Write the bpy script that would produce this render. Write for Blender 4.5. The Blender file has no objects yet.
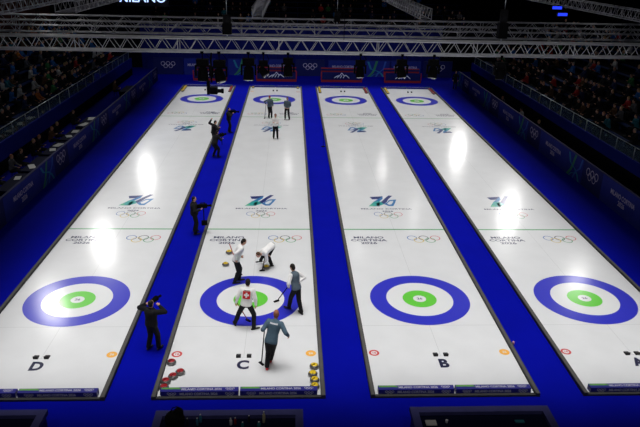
import bpy, bmesh, math, random
from mathutils import Vector, Matrix
V = Vector
PI = math.pi
C = bpy.context.scene.collection
sc = bpy.context.scene
rnd = random.Random(7)

# ------------------------------------------------------------------ materials
MATS = {}
def mat(name, col, rough=0.6, metal=0.0, spec=0.4, var=0.0, scale=8.0, emit=None, estr=0.0, alpha=1.0, trans=0.0, coat=0.0):
    if name in MATS:
        return MATS[name]
    m = bpy.data.materials.new(name)
    m.use_nodes = True
    nt = m.node_tree
    b = nt.nodes['Principled BSDF']
    b.inputs['Base Color'].default_value = (*col, 1)
    b.inputs['Roughness'].default_value = rough
    b.inputs['Metallic'].default_value = metal
    b.inputs['Specular IOR Level'].default_value = spec
    b.inputs['Transmission Weight'].default_value = trans
    b.inputs['Coat Weight'].default_value = coat
    b.inputs['Coat Roughness'].default_value = 0.37
    b.inputs['Coat IOR'].default_value = 1.5
    if emit:
        b.inputs['Emission Color'].default_value = (*emit, 1)
        b.inputs['Emission Strength'].default_value = estr
    if var > 0:
        tc = nt.nodes.new('ShaderNodeTexCoord')
        n = nt.nodes.new('ShaderNodeTexNoise')
        n.inputs['Scale'].default_value = scale
        n.inputs['Detail'].default_value = 4
        r = nt.nodes.new('ShaderNodeValToRGB')
        r.color_ramp.elements[0].position = 0.3
        r.color_ramp.elements[1].position = 0.7
        r.color_ramp.elements[0].color = (*[c * (1 - var) for c in col], 1)
        r.color_ramp.elements[1].color = (*[min(1, c * (1 + var)) for c in col], 1)
        nt.links.new(tc.outputs['Object'], n.inputs['Vector'])
        nt.links.new(n.outputs['Fac'], r.inputs['Fac'])
        nt.links.new(r.outputs['Color'], b.inputs['Base Color'])
    MATS[name] = m
    return m

ICE_ROUGH = 0.165
def paint(name, col):
    """colour frozen into the ice: same gloss as the ice over it"""
    return mat(name, col, ICE_ROUGH, 0, 0.32, coat=0.8)

m_ice = mat('pebbled_ice', (0.70, 0.71, 0.725), ICE_ROUGH, 0, 0.32, 0.035, 0.9, coat=0.8)
# fine pebble on the ice surface
def pebble(m):
    nt = m.node_tree; b = nt.nodes['Principled BSDF']
    tc = nt.nodes.new('ShaderNodeTexCoord'); n = nt.nodes.new('ShaderNodeTexNoise')
    n.inputs['Scale'].default_value = 30; bp = nt.nodes.new('ShaderNodeBump')
    bp.inputs['Strength'].default_value = 0.03; bp.inputs['Distance'].default_value = 0.01
    nt.links.new(tc.outputs['Object'], n.inputs['Vector']); nt.links.new(n.outputs['Fac'], bp.inputs['Height'])
    nt.links.new(bp.outputs['Normal'], b.inputs['Normal'])
pebble(m_ice)
m_carpet = mat('blue_carpet', (0.0008, 0.003, 0.28), 0.95, 0, 0.05, 0.07, 0.6)
p_blue = paint('ring_blue', (0.026, 0.030, 0.50))
p_white = paint('ring_white', (0.72, 0.73, 0.74))
p_green = paint('ring_green', (0.125, 0.58, 0.05))
p_hog = paint('hog_green', (0.05, 0.33, 0.10))
p_grey = paint('line_grey', (0.50, 0.51, 0.52))
p_dark = paint('letter_navy', (0.012, 0.014, 0.05))
p_text = paint('wordmark_navy', (0.03, 0.035, 0.10))
p_mark_red = paint('mark_red', (0.55, 0.05, 0.05))
p_mark_or = paint('mark_orange', (0.85, 0.42, 0.06))
p_e1 = paint('emblem_teal', (0.03, 0.35, 0.33))
p_e2 = paint('emblem_blue', (0.02, 0.17, 0.42))
p_e3 = paint('emblem_navy', (0.015, 0.03, 0.16))
p_e4 = paint('emblem_green', (0.10, 0.45, 0.25))
RINGC = [paint('o_blue', (0.05, 0.16, 0.42)), paint('o_black', (0.06, 0.06, 0.07)), paint('o_red', (0.58, 0.12, 0.12)),
         paint('o_yellow', (0.62, 0.45, 0.06)), paint('o_green', (0.06, 0.33, 0.14))]
m_foam = mat('dark_foam', (0.035, 0.035, 0.038), 0.75, 0, 0.3, 0.15, 3)
m_foamtop = mat('grey_foam', (0.075, 0.072, 0.068), 0.7, 0, 0.3, 0.1, 3)
m_boardblue = mat('board_blue', (0.012, 0.012, 0.20), 0.5, 0, 0.4, 0.08, 2)
m_boardgreen = mat('board_green', (0.10, 0.30, 0.06), 0.5, 0, 0.4, 0.1, 3)
m_white = mat('white_print', (0.85, 0.85, 0.9), 0.6)
m_lett = mat('board_lettering', (0.45, 0.45, 0.55), 0.6)
m_rubber = mat('black_rubber', (0.008, 0.008, 0.009), 0.6)
m_granite = mat('grey_granite', (0.085, 0.08, 0.078), 0.35, 0, 0.5, 0.35, 60)
m_band = mat('granite_band', (0.20, 0.19, 0.18), 0.5, 0, 0.4, 0.3, 80)
m_red = mat('red_handle', (0.32, 0.012, 0.018), 0.35)
m_yel = mat('yellow_handle', (0.72, 0.50, 0.015), 0.35)
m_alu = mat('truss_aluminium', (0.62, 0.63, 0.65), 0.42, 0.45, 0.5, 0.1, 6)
m_alu_shaded = mat('truss_aluminium_shaded', (0.28, 0.28, 0.30), 0.5, 0.45, 0.4, 0.1, 6)  # darker copy of the truss aluminium, dimmer light put into its colour
m_black = mat('black_housing', (0.004, 0.004, 0.005), 0.9, 0, 0.08)
m_blacksoft = mat('black_cloth', (0.008, 0.008, 0.010), 0.9, 0, 0.2, 0.2, 20)
m_lens = mat('lamp_lens', (0.02, 0.02, 0.03), 0.08, 0, 0.6)
m_navy = mat('sponsor_navy', (0.012, 0.022, 0.22), 0.7, 0, 0.2, 0.12, 1.2)
m_navy2 = mat('sponsor_dark_navy', (0.007, 0.010, 0.10), 0.7, 0, 0.2, 0.12, 1.2)
m_teal = mat('sponsor_teal', (0.02, 0.20, 0.32), 0.7, 0, 0.2)
m_sgreen = mat('sponsor_green', (0.04, 0.22, 0.10), 0.7, 0, 0.2)
m_sblue = mat('sponsor_blue', (0.03, 0.10, 0.42), 0.7, 0, 0.2)
m_spink = mat('sponsor_pink_white', (0.5, 0.45, 0.58), 0.7, 0, 0.2)
m_fascia = mat('fascia_blue', (0.012, 0.025, 0.36), 0.8, 0, 0.15, 0.1, 1)
m_drape = mat('blue_drape', (0.007, 0.012, 0.15), 0.9, 0, 0.1, 0.15, 1.5)
m_conc = mat('dark_terrace', (0.008, 0.008, 0.012), 0.95, 0, 0.03, 0.2, 2)
m_wall = mat('dark_hall_wall', (0.006, 0.006, 0.009), 0.95, 0, 0.05, 0.2, 1)
m_brown = mat('brown_panel', (0.07, 0.022, 0.012), 0.8, 0, 0.1, 0.15, 1)
m_seat = mat('seat_blue', (0.010, 0.025, 0.10), 0.8, 0, .1)
m_glass = mat('rail_glass', (0.55, 0.8, 0.9), 0.03, 0, 0.5, trans=0.92)
m_rail = mat('rail_steel', (0.45, 0.5, 0.55), 0.3, 0.7)
m_benchred = mat('bench_red', (0.33, 0.012, 0.02), 0.6)
m_desk = mat('desk_navy', (0.010, 0.010, 0.13), 0.6, 0, 0.3, 0.1, 2)
m_rim = mat('desk_rim', (0.085, 0.085, 0.27), 0.8, 0, 0.12, 0.1, 3)
m_desktop = mat('desk_black', (0.004, 0.006, 0.030), 0.8, 0, 0.08)
m_paper = mat('paper', (0.75, 0.73, 0.68), 0.8)
m_skin = mat('skin', (0.56, 0.30, 0.21), 0.55, 0, 0.3, 0.06, 14)
m_skinr = mat('skin_ruddy', (0.52, 0.22, 0.15), 0.55, 0, 0.3, 0.06, 14)
m_eye = mat('eye_dark', (0.02, 0.015, 0.012), 0.2)
m_lip = mat('lips', (0.34, 0.11, 0.09), 0.5)
m_hairdk = mat('hair_dark', (0.012, 0.008, 0.006), 0.7, 0, 0.3, 0.2, 40)
m_hairbr = mat('hair_brown', (0.10, 0.05, 0.025), 0.7, 0, 0.3, 0.2, 40)
m_hairgn = mat('hair_ginger', (0.34, 0.13, 0.07), 0.7, 0, 0.3, 0.2, 40)
m_jwhite = mat('white_shirt', (0.84, 0.83, 0.82), 0.8, 0, 0.2, 0.05, 10)
m_jgrey = mat('grey_vest', (0.10, 0.135, 0.17), 0.8, 0, 0.2, 0.15, 8)
m_jteal = mat('slate_jacket', (0.075, 0.125, 0.17), 0.8, 0, 0.2, 0.15, 8)
m_pants = mat('black_trousers', (0.008, 0.008, 0.010), 0.8, 0, 0.2, 0.2, 10)
m_shoe = mat('black_shoe', (0.008, 0.008, 0.008), 0.5)
m_shoered = mat('red_shoe', (0.42, 0.012, 0.02), 0.5)
m_broomred = mat('broom_red', (0.40, 0.05, 0.03), 0.4)
m_crossred = mat('cross_red', (0.62, 0.012, 0.02), 0.7)
m_ledblue = mat('led_blue', (0.02, 0.03, 0.3), 0.3, emit=(0.02, 0.05, 1.0), estr=1.3)
m_sign = mat('lit_sign_letters', (0.3, 0.35, 0.7), 0.4, emit=(0.45, 0.6, 1.0), estr=1.6)
m_signbox = mat('sign_box', (0.006, 0.006, 0.012), 0.5)

# ------------------------------------------------------------------ mesh helpers
class MB:
    def __init__(s):
        s.v = []; s.f = []; s.mi = []; s.mats = []; s.sm = []
    def _m(s, m):
        if m not in s.mats: s.mats.append(m)
        return s.mats.index(m)
    def add(s, vs, fs, m, smooth=False):
        o = len(s.v); i = s._m(m)
        s.v += [tuple(p) for p in vs]
        for f in fs:
            s.f.append([o + k for k in f]); s.mi.append(i); s.sm.append(smooth)
        return s
    def box(s, x0, x1, y0, y1, z0, z1, m):
        vs = [(x, y, z) for z in (z0, z1) for y in (y0, y1) for x in (x0, x1)]
        return s.add(vs, [(0, 2, 3, 1), (4, 5, 7, 6), (0, 1, 5, 4), (2, 6, 7, 3), (0, 4, 6, 2), (1, 3, 7, 5)], m)
    def obox(s, c, ax, ay, az, hx, hy, hz, m):
        c = V(c); vs = []
        for k in (-1, 1):
            for j in (-1, 1):
                for i in (-1, 1):
                    vs.append(c + ax * (i * hx) + ay * (j * hy) + az * (k * hz))
        return s.add(vs, [(0, 2, 3, 1), (4, 5, 7, 6), (0, 1, 5, 4), (2, 6, 7, 3), (0, 4, 6, 2), (1, 3, 7, 5)], m)
    def rings(s, rings, m, closed=True, smooth=True):
        """rings: list of equal-length point lists joined into a tube with capped ends"""
        n = len(rings[0]); vs = [p for r in rings for p in r]; fs = []
        for k in range(len(rings) - 1):
            for i in range(n):
                a, b = k * n + i, k * n + (i + 1) % n
                fs.append((a, b, b + n, a + n))
        if closed:
            fs.append(tuple(reversed(range(n)))); fs.append(tuple(range((len(rings) - 1) * n, len(rings) * n)))
        return s.add(vs, fs, m, smooth)
    def tube(s, pts, r, m, n=8):
        pts = [V(p) for p in pts]; rr = r if isinstance(r, (list, tuple)) else [r] * len(pts)
        out = []; u = None
        for i, p in enumerate(pts):
            d = (pts[min(i + 1, len(pts) - 1)] - pts[max(i - 1, 0)]).normalized()
            if u is None or abs(u.dot(d)) > .95:
                u = d.orthogonal().normalized()
            u = (u - d * u.dot(d)).normalized(); w = d.cross(u)
            out.append([p + (u * math.cos(2 * PI * k / n) + w * math.sin(2 * PI * k / n)) * rr[i] for k in range(n)])
        return s.rings(out, m)
    def lathe(s, prof, m, c=(0, 0, 0), n=24):
        c = V(c)
        out = [[c + V((r * math.cos(2 * PI * k / n), r * math.sin(2 * PI * k / n), z)) for k in range(n)] for r, z in prof]
        return s.rings(out, m)
    def ell(s, c, ax, m, nu=14, nv=10, basis=None):
        c = V(c); B = basis or (V((1, 0, 0)), V((0, 1, 0)), V((0, 0, 1)))
        out = []
        for j in range(1, nv):
            t = PI * j / nv
            out.append([c + B[0] * (ax[0] * math.sin(t) * math.cos(2 * PI * k / nu)) + B[1] * (ax[1] * math.sin(t) * math.sin(2 * PI * k / nu))
                        - B[2] * (ax[2] * math.cos(t)) for k in range(nu)])
        vs = [p for r in out for p in r]; fs = []
        for k in range(len(out) - 1):
            for i in range(nu):
                a, b = k * nu + i, k * nu + (i + 1) % nu
                fs.append((a, b, b + nu, a + nu))
        o = len(vs); vs += [c - B[2] * ax[2], c + B[2] * ax[2]]
        for i in range(nu):
            fs.append((o, (i + 1) % nu, i)); L = (len(out) - 1) * nu; fs.append((o + 1, L + i, L + (i + 1) % nu))
        return s.add(vs, fs, m, True)
    def cap(s, a, b, r0, r1, m, n=10):
        """capsule, tapered"""
        a, b = V(a), V(b); d = (b - a).normalized(); u = d.orthogonal().normalized(); w = d.cross(u); out = []
        for t in (0.12, .5, .87, 1.0):
            out.append((a - d * (r0 * math.cos(t * PI / 2)), r0 * math.sin(t * PI / 2)))
        for t in (1.0, .87, .5, .12):
            out.append((b + d * (r1 * math.cos(t * PI / 2)), r1 * math.sin(t * PI / 2)))
        return s.rings([[p + (u * math.cos(2 * PI * k / n) + w * math.sin(2 * PI * k / n)) * r for k in range(n)] for p, r in out], m)
    def flat(s, pts, z, m):
        return s.add([(x, y, z) for x, y in pts], [tuple(range(len(pts)))], m)
    def annulus(s, cx, cy, r0, r1, z, m, n=72, sx=1., sy=1.):
        vs = []; fs = []
        for k in range(n):
            a = 2 * PI * k / n
            vs += [(cx + r0 * sx * math.cos(a), cy + r0 * sy * math.sin(a), z), (cx + r1 * sx * math.cos(a), cy + r1 * sy * math.sin(a), z)]
        for k in range(n):
            a, b = 2 * k, 2 * ((k + 1) % n)
            fs.append((a, a + 1, b + 1, b))
        return s.add(vs, fs, m)
    def disc(s, cx, cy, r, z, m, n=48):
        return s.flat([(cx + r * math.cos(2 * PI * k / n), cy + r * math.sin(2 * PI * k / n)) for k in range(n)], z, m)
    def xf(s, M):
        s.v = [tuple(M @ V(p)) for p in s.v]; return s
    def mesh(s, name):
        me = bpy.data.meshes.new(name)
        me.from_pydata(s.v, [], s.f)
        for m in s.mats: me.materials.append(m)
        me.polygons.foreach_set('material_index', s.mi); me.polygons.foreach_set('use_smooth', s.sm)
        me.update(); return me
    def build(s, name, parent=None, loc=None):
        o = bpy.data.objects.new(name, s.mesh(name)); C.objects.link(o)
        if parent: o.parent = parent
        if loc: o.location = loc
        return o

def tag(o, label=None, cat=None, group=None, kind=None):
    if label: o['label'] = label
    if cat: o['category'] = cat
    if group: o['group'] = group
    if kind: o['kind'] = kind
    return o
def thing(name, label, cat, loc=(0, 0, 0), group=None, rz=0.0):
    o = bpy.data.objects.new(name, None); C.objects.link(o); o.location = loc; o.rotation_euler = (0, 0, rz)
    o.empty_display_size = .2
    return tag(o, label, cat, group)
def copy_tree(o, parent=None):
    c = o.copy(); C.objects.link(c)
    if parent is not None: c.parent = parent
    for ch in list(o.children): copy_tree(ch, c)
    return c
def dup(o, loc, label, rz=None, group=None):
    c = copy_tree(o); c.location = loc; c['label'] = label
    if rz is not None: c.rotation_euler = (0, 0, rz)
    if group: c['group'] = group
    return c

_tc = {}
def text_mb(txt, size, m, bold=0.0, align='CENTER', extr=0.0, shear=0.0):
    """text as a mesh in its own XY plane (cap height about 0.7 size)"""
    cu = bpy.data.curves.new('lettering', 'FONT'); cu.body = txt; cu.size = size; cu.align_x = align; cu.align_y = 'CENTER'
    cu.offset = bold; cu.extrude = extr; cu.shear = shear; cu.resolution_u = 4
    o = bpy.data.objects.new('lettering', cu); C.objects.link(o)
    dg = bpy.context.evaluated_depsgraph_get(); dg.update()
    me = bpy.data.meshes.new_from_object(o.evaluated_get(dg))
    mb = MB(); mb.add([v.co.copy() for v in me.vertices], [tuple(p.vertices) for p in me.polygons], m)
    bpy.data.objects.remove(o); bpy.data.curves.remove(cu); bpy.data.meshes.remove(me)
    return mb
def merge(mb, other, M):
    for f, i in zip(other.f, other.mi): pass
    o = len(mb.v); mb.v += [tuple(M @ V(p)) for p in other.v]
    for f, i, sm in zip(other.f, other.mi, other.sm):
        mb.f.append([o + k for k in f]); mb.mi.append(mb._m(other.mats[i])); mb.sm.append(sm)
    return mb
def T(x, y, z): return Matrix.Translation((x, y, z))
def S(x, y, z): return Matrix.Diagonal((x, y, z, 1))
def Rz(a): return Matrix.Rotation(a, 4, 'Z')

# ------------------------------------------------------------------ dimensions
PITCH = 6.2112
TEE = 34.747
YC = TEE / 2
XS = [-1.5 * PITCH, -.5 * PITCH, .5 * PITCH, 1.5 * PITCH]
LET = 'DCBA'
YN, YF = -5.67, TEE + 5.67
HALF, INNER = 2.46, 2.33
ZC = -0.03                      # carpet level; ice surface is z = 0

# ------------------------------------------------------------------ setting
def structure(o): o['kind'] = 'structure'; return o
structure(MB().box(-34, 34, -24, 56, ZC - .2, ZC, m_carpet).build('floor'))
structure(MB().box(-34, 34, 55.6, 56, ZC, 17, m_wall).build('wall_back'))
structure(MB().box(-34, -33.6, -24, 56, ZC, 17, m_wall).build('wall_left'))
structure(MB().box(33.6, 34, -24, 56, ZC, 17, m_wall).build('wall_right'))
structure(MB().box(-34, 34, -24, 56, 17, 17.3, m_wall).build('ceiling'))

# ------------------------------------------------------------------ ice sheets
def olympic(w, lw, mats, z=0.0, sy=1.0):
    """five interlocking rings, total width w"""
    r = w / 6.6; mb = MB(); dx = 2.3 * r
    for (cx, cy, m, k) in ((-dx, 0, mats[0], 0), (0, 0, mats[1], 1), (dx, 0, mats[2], 2), (-dx / 2, -r * sy, mats[3], 3), (dx / 2, -r * sy, mats[4], 4)):
        mb.annulus(cx, cy + r * sy * .5, r - lw, r, z + k * .0002, m, 40, 1, sy)
    return mb
def emblem26(z=0.0):
    """the slanted 26 mark, 1.62 wide, 1.5 deep, drawn as one ribbon"""
    mb = MB()
    # figure two: top stroke, falling diagonal, foot stroke
    mb.flat([(-.62, .60), (.20, .70), (.14, .34), (-.50, .28)], z, p_e3)
    mb.flat([(.20, .70), (.14, .34), (-.08, .06), (-.46, -.02), (-.14, .32)], z + .0003, p_e2)
    mb.flat([(-.84, -.60), (-.46, -.02), (-.08, .06), (-.20, -.60)], z, p_e1)
    mb.flat([(-.80, -.58), (-.68, -.38), (-.52, -.42), (-.56, -.58)], z + .0004, p_e4)
    mb.flat([(-.30, -.60), (-.34, -.22), (.02, .02), (.10, -.34)], z, p_e1)
    # ribbon rising into the six
    mb.flat([(-.06, -.18), (.06, .0), (.36, .40), (.56, .78), (.30, .42)], z + .0002, p_e2)
    mb.flat([(.10, -.30), (-.02, -.06), (.30, .44), (.58, .82), (.80, .76), (.46, .28), (.32, -.06)], z + .0005, p_e3)
    # bowl of the six
    outer = [(.10, -.30), (.32, -.10), (.50, .20), (.96, .28), (.82, -.10), (.62, -.56), (.34, -.56)]
    inner = [(.30, -.24), (.42, -.08), (.54, .06), (.74, .10), (.68, -.10), (.54, -.36), (.40, -.38)]
    vs = [(x, y, z + .0007) for x, y in outer + inner]; n = 7
    mb.add(vs, [(i, (i + 1) % n, n + (i + 1) % n, n + i) for i in range(n)], p_e2)
    return mb

def make_sheet(i):
    x = XS[i]
    pos = ['to the left of sheet C', 'with the players, stones and brooms on it', 'with no players on it, between sheets C and A', 'beside the right boards']
    t = thing('ice_sheet', 'white curling ice sheet %s, %s' % (LET[i], pos[i]), 'ice sheet', (x, 0, 0), 'curling sheets')
    MB().box(-INNER, INNER, YN + .1, YF - .1, ZC, 0, m_ice).build('ice', t)
    for s in (-1, 1):
        xa, xb = sorted((s * INNER, s * HALF))
        b = MB().box(xa, xb, YN, YF, ZC, .085, m_foam); b.box(xa + .02, xb - .02, YN + .01, YF - .01, .085, .09, m_foamtop); b.build('side_bumper', t)
    for y0, y1 in ((YN, YN + .1), (YF - .1, YF)):
        MB().box(-INNER, INNER, y0, y1, ZC, .03, m_foam).build('end_bumper', t)
    for k, M in enumerate((Matrix.Identity(4), T(0, TEE, 0) @ Rz(PI))):
        def put(mb, name, mm=Matrix.Identity(4)):
            return mb.xf(M @ mm).build(name, t)
        h = MB(); z = .0025
        h.annulus(0, 0, 1.225, 1.829, z, p_blue, 96); h.annulus(0, 0, .24, .625, z, p_green, 64); h.disc(0, 0, .24, z, p_white)
        h.annulus(0, 0, .625, 1.225, z, p_white, 96)
        merge(h, text_mb('26', .2, p_text, .004), T(0, 0, .0035))
        put(h, 'house')
        put(MB().box(-INNER, INNER, 6.401, 6.50, .0005, .002, p_hog), 'hog_line')
        put(MB().box(-INNER, INNER, -1.845, -1.829, .0005, .0015, p_grey), 'back_line')
        put(MB().box(-.24, .24, -3.66, -3.645, .0005, .0015, p_grey), 'hack_line')
        put(emblem26(.003), 'emblem', T(-.12, 10.05, 0) @ S(.86, 1.12, 1))
        w = text_mb('MILANO CORTINA', .30, p_text, .006); w.xf(T(-.0, 9.02, .003) @ S(1.0, .70, 1))
        put(w, 'wordmark'); put(text_mb('2026', .28, p_text, .006), 'year_mark', T(.02, 8.70, .003) @ S(1, .8, 1))
        put(olympic(1.40, .030, RINGC, .003, 1.25), 'rings', T(0, 8.2, 0))
        for txt, dx, dy in (('MILANO', .02, .30), ('CORTINA', .0, .0), ('2026', -.02, -.30)):
            put(text_mb(txt, .36, p_text, .009, 'CENTER'), 'year_mark' if txt == '2026' else 'wordmark', T(-1.30 + dx, 5.22 + dy, .003) @ S(1.0, .82, 1))
        put(olympic(1.50, .040, RINGC, .003, 1.1), 'rings', T(1.20, 5.36, 0))
        for sx, m in ((-1, p_mark_red), (1, p_mark_or)):
            d = MB(); d.annulus(0, 0, .10, .165, .002, m, 36); d.disc(0, 0, .10, .0021, p_white if sx < 0 else m)
            merge(d, text_mb('26' if sx > 0 else '16', .14, m if sx < 0 else p_white, .004), T(0, 0, .003))
            put(d, 'storage_mark', T(sx * 2.10, -3.46, 0))
    MB().box(-.006, .006, -3.66, TEE + 3.66, .0005, .0012, p_grey).build('centre_line', t)
    w = text_mb(LET[i], .53, p_dark, .024); w.xf(T(0, -4.07, .003) @ S(1.0, 1.12, 1)); w.build('sheet_letter', t)
for i in range(4): make_sheet(i)

# ------------------------------------------------------------------ end boards (two per end of each sheet)
def end_board_proto():
    t = thing('end_board', 'x', 'board', (0, 0, 0), 'foam end boards')
    L = 2.20
    b = MB(); h = .17
    b.box(-L / 2, L / 2, 0, .20, .001, h, m_boardblue); b.build('foam_block', t)
    g = MB(); g.add([(-L / 2 + .02, .11, h + .002), (-L / 2 + .62, .11, h + .002), (-L / 2 + .50, .19, h + .002), (-L / 2 + .02, .19, h + .002)], [(0, 1, 2, 3)], m_boardgreen)
    g.build('green_print', t)
    w = text_mb('MILANO CORTINA 2026', .125, m_lett, .004); w.xf(T(.06, .10, h + .003) @ S(.85, 1, 1))
    f = text_mb('MILANO CORTINA 2026', .11, m_lett, .004)
    merge(w, f, T(-.02, -.003, h * .5) @ Matrix.Rotation(PI / 2, 4, 'X') @ S(.9, 1, 1)); w.build('lettering', t)
    wm = [m_lett] * 5
    r = MB()
    for xx in (-.78, .86):
        merge(r, olympic(.26, .016, wm), T(xx, -.004, h * .5) @ Matrix.Rotation(PI / 2, 4, 'X'))
    merge(r, olympic(.26, .016, wm), T(.86, .11, h + .003)); r.build('rings', t)
    return t
eb = end_board_proto(); first = True
for i in range(4):
    for end, yb, rz in (('near', YN + .115, 0), ('far', YF - .115, PI)):
        for s, nm in ((-1, 'left'), (1, 'right')):
            lab = 'blue foam board at the %s end of sheet %s, %s of its centre gap' % (end, LET[i], nm)
            loc = (XS[i] + s * (1.125), yb, 0)
            if first: eb.location = loc; eb.rotation_euler = (0, 0, rz); eb['label'] = lab; first = False
            else: dup(eb, loc, lab, rz)

# ------------------------------------------------------------------ hacks
hk = thing('starting_hack', 'x', 'hack', (0, 0, 0), 'rubber hacks')
for s in (-1, 1):
    m = MB()
    prof = [(-.10, 0), (.10, 0), (.10, .035), (.02, .05), (-.10, .10)]
    vs = [(s * .165 + dx, y * .85, z + .0008) for dx in (-.07, .07) for y, z in prof]; n = 5
    m.add(vs, [(4, 3, 2, 1, 0), (5, 6, 7, 8, 9)] + [(k, (k + 1) % n, n + (k + 1) % n, n + k) for k in range(n)], m_rubber)
    m.build('foothold', hk)
first = True
for i in range(4):
    for end, y, rz in (('near', -3.60, 0), ('far', TEE + 3.68, PI)):
        lab = 'pair of black rubber footholds in the ice at the %s end of sheet %s' % (end, LET[i])
        if first: hk.location = (XS[i], y, 0); hk['label'] = lab; first = False
        else: dup(hk, (XS[i], y, 0), lab, rz)

# ------------------------------------------------------------------ stones
def stone_proto(m):
    b = MB()
    b.lathe([(.05, .001), (.085, .003), (.118, .02), (.1405, .045)], m_granite); b.lathe([(.1405, .045), (.144, .057), (.1405, .069)], m_band)
    b.lathe([(.1405, .069), (.128, .096), (.10, .112), (.03, .116)], m_granite)
    o = b.build('curling_stone'); tag(o, 'x', 'curling stone')
    h = MB(); h.lathe([(.0, .113), (.100, .110), (.101, .120), (.092, .126), (.0, .129)], m)
    h.build('handle_plate', o)
    g = MB(); g.tube([(-.005, 0, .125), (-.012, 0, .150), (.01, 0, .166), (.05, 0, .166), (.095, 0, .160), (.115, 0, .156)], [.017, .016, .016, .016, .014, .010], m)
    g.build('handle', o)
    return o
SR, SY = stone_proto(m_red), stone_proto(m_yel)
used = {}
def stone(col, x, y, label, group=None, rz=None):
    p = SR if col == 'r' else SY
    rz = rnd.uniform(-2.5, -.5) if rz is None else rz
    if col not in used:
        used[col] = 1; p.location = (x, y, 0); p['label'] = label; p.rotation_euler = (0, 0, rz); o = p
        if group: o['group'] = group
        return o
    o = dup(p, (x, y, 0), label, rz)
    if group: o['group'] = group
    elif 'group' in o: del o['group']
    return o
stone('y', -4.23, 3.88, 'yellow-handled curling stone on sheet C, the farther of two left of the sweepers', 'stones in play')
stone('y', -4.27, 2.74, 'yellow-handled curling stone on sheet C, the nearer of two left of the sweepers', 'stones in play')
stone('y', -2.62, 2.47, 'yellow-handled curling stone being swept in front of the bent-over sweeper', 'stones in play')
RL = [(-5.285, -3.96, 'the red one nearest the red mark at the near left corner'), (-4.94, -4.47, 'the red one farthest from the bumper at the near left corner'),
      (-5.12, -4.67, 'the red one in the middle of the near left corner group'), (-5.288, -4.91, 'the red one against the left bumper at the near corner'),
      (-5.285, -5.205, 'the red one tucked behind the near left end board')]
for x, y, l in RL: stone('r', x, y, 'curling stone, ' + l, 'red stones at the near left corner')
YL = [(-.925, -4.22, 'just below the orange mark'), (-.98, -4.61, 'second of four below the orange mark'), (-.935, -4.912, 'third of four below the orange mark'), (-.94, -5.205, 'beside the near end board')]
for x, y, l in YL: stone('y', x, y, 'yellow-handled stone by the right bumper of sheet C, ' + l, 'yellow stones at the near right corner')
ORD = ['closest to the far end board', 'second from the far end board', 'third from the far end board', 'fourth from the far end board', 'fifth from the far end board', 'sixth from the far end board', 'seventh from the far end board', 'last of the row']
for i in (0, 2, 3):
    for s, col, nm in ((-1, 'y', 'yellow-handled'), (1, 'r', 'red-handled')):
        for k in range(8):
            stone(col, XS[i] + s * 2.12, YF - .52 - k * .31, '%s stone in the far row on sheet %s, %s' % (nm, LET[i], ORD[k]), 'stones stored in far rows')
stone('y', XS[1] - 2.08, YF - .75, 'yellow-handled stone left alone at the far left corner of sheet C', 'stones stored in far rows')
stone('y', XS[1] + 2.08, YF - .75, 'yellow-handled stone left alone at the far right corner of sheet C', 'stones stored in far rows')

# ------------------------------------------------------------------ people
PENDING = []
def remesh(o, vox, smooth=5):
    m = o.modifiers.new('r', 'REMESH'); m.mode = 'VOXEL'; m.voxel_size = vox
    s = o.modifiers.new('s', 'SMOOTH'); s.factor = .5; s.iterations = smooth
    PENDING.append(o); return o
def flush():
    dg = bpy.context.evaluated_depsgraph_get(); dg.update()
    new = []
    for o in PENDING:
        me = bpy.data.meshes.new_from_object(o.evaluated_get(dg)); new.append(me)
    for o, me in zip(PENDING, new):
        mats = [m for m in o.data.materials]; old = o.data; o.modifiers.clear(); o.data = me; me.name = old.name
        me.materials.clear()
        for m in mats[:1]: me.materials.append(m)
        me.polygons.foreach_set('use_smooth', [True] * len(me.polygons)); me.polygons.foreach_set('material_index', [0] * len(me.polygons))
        bpy.data.meshes.remove(old)
    PENDING.clear()
def ik(a, t, l1, l2, pole):
    a, t, pole = V(a), V(t), V(pole); d = t - a; L = d.length
    if L > (l1 + l2) * .995: d = d * ((l1 + l2) * .995 / L); L = d.length; t = a + d
    L = max(L, abs(l1 - l2) + .02)
    x = (l1 * l1 - l2 * l2 + L * L) / (2 * L); h = math.sqrt(max(0, l1 * l1 - x * x))
    n = d.normalized(); p = pole - n * pole.dot(n)
    p = p.normalized() if p.length > 1e-4 else n.orthogonal().normalized()
    return a + n * x + p * h, t
def hand(mb, wrist, d, side, thumb, m, curl=.8, k=1.0):
    """palm, four bent fingers of unequal length and a side thumb; d = pointing direction, side = across the knuckles, thumb on +side"""
    d = d.normalized(); side = (side - d * side.dot(d)).normalized(); n = d.cross(side)   # n = palm side
    mb.cap(wrist - d * .01, wrist + d * .05 * k, .027 * k, .03 * k, m)
    mb.ell(wrist + d * .055 * k, (.050 * k, .043 * k, .020 * k), m, basis=(d, side, n))
    for q, (o, l) in enumerate(((.031, .070), (.011, .080), (-.010, .074), (-.030, .058))):
        a = wrist + d * .088 * k + side * o * k
        d1 = (d * math.cos(curl * .6) + n * math.sin(curl * .6)); b = a + d1 * l * .45 * k
        d2 = (d * math.cos(curl * 1.5) + n * math.sin(curl * 1.5)); c = b + d2 * l * .35 * k
        d3 = (d * math.cos(curl * 2.3) + n * math.sin(curl * 2.3)); e = c + d3 * l * .25 * k
        mb.cap(a - d * .03, b, .0105 * k, .0098 * k, m, 8); mb.cap(b, c, .0098 * k, .009 * k, m, 8); mb.cap(c, e, .009 * k, .008 * k, m, 8)
    a = wrist + d * .03 * k + side * .034 * k
    t1 = (d * .62 + side * .68 + n * .30).normalized(); b = a + t1 * .042 * k
    t2 = (d * .80 + side * .15 + n * .60).normalized()
    mb.cap(a, b, .0125 * k, .011 * k, m, 8); mb.cap(b, b + t2 * .034 * k, .011 * k, .009 * k, m, 8)

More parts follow.
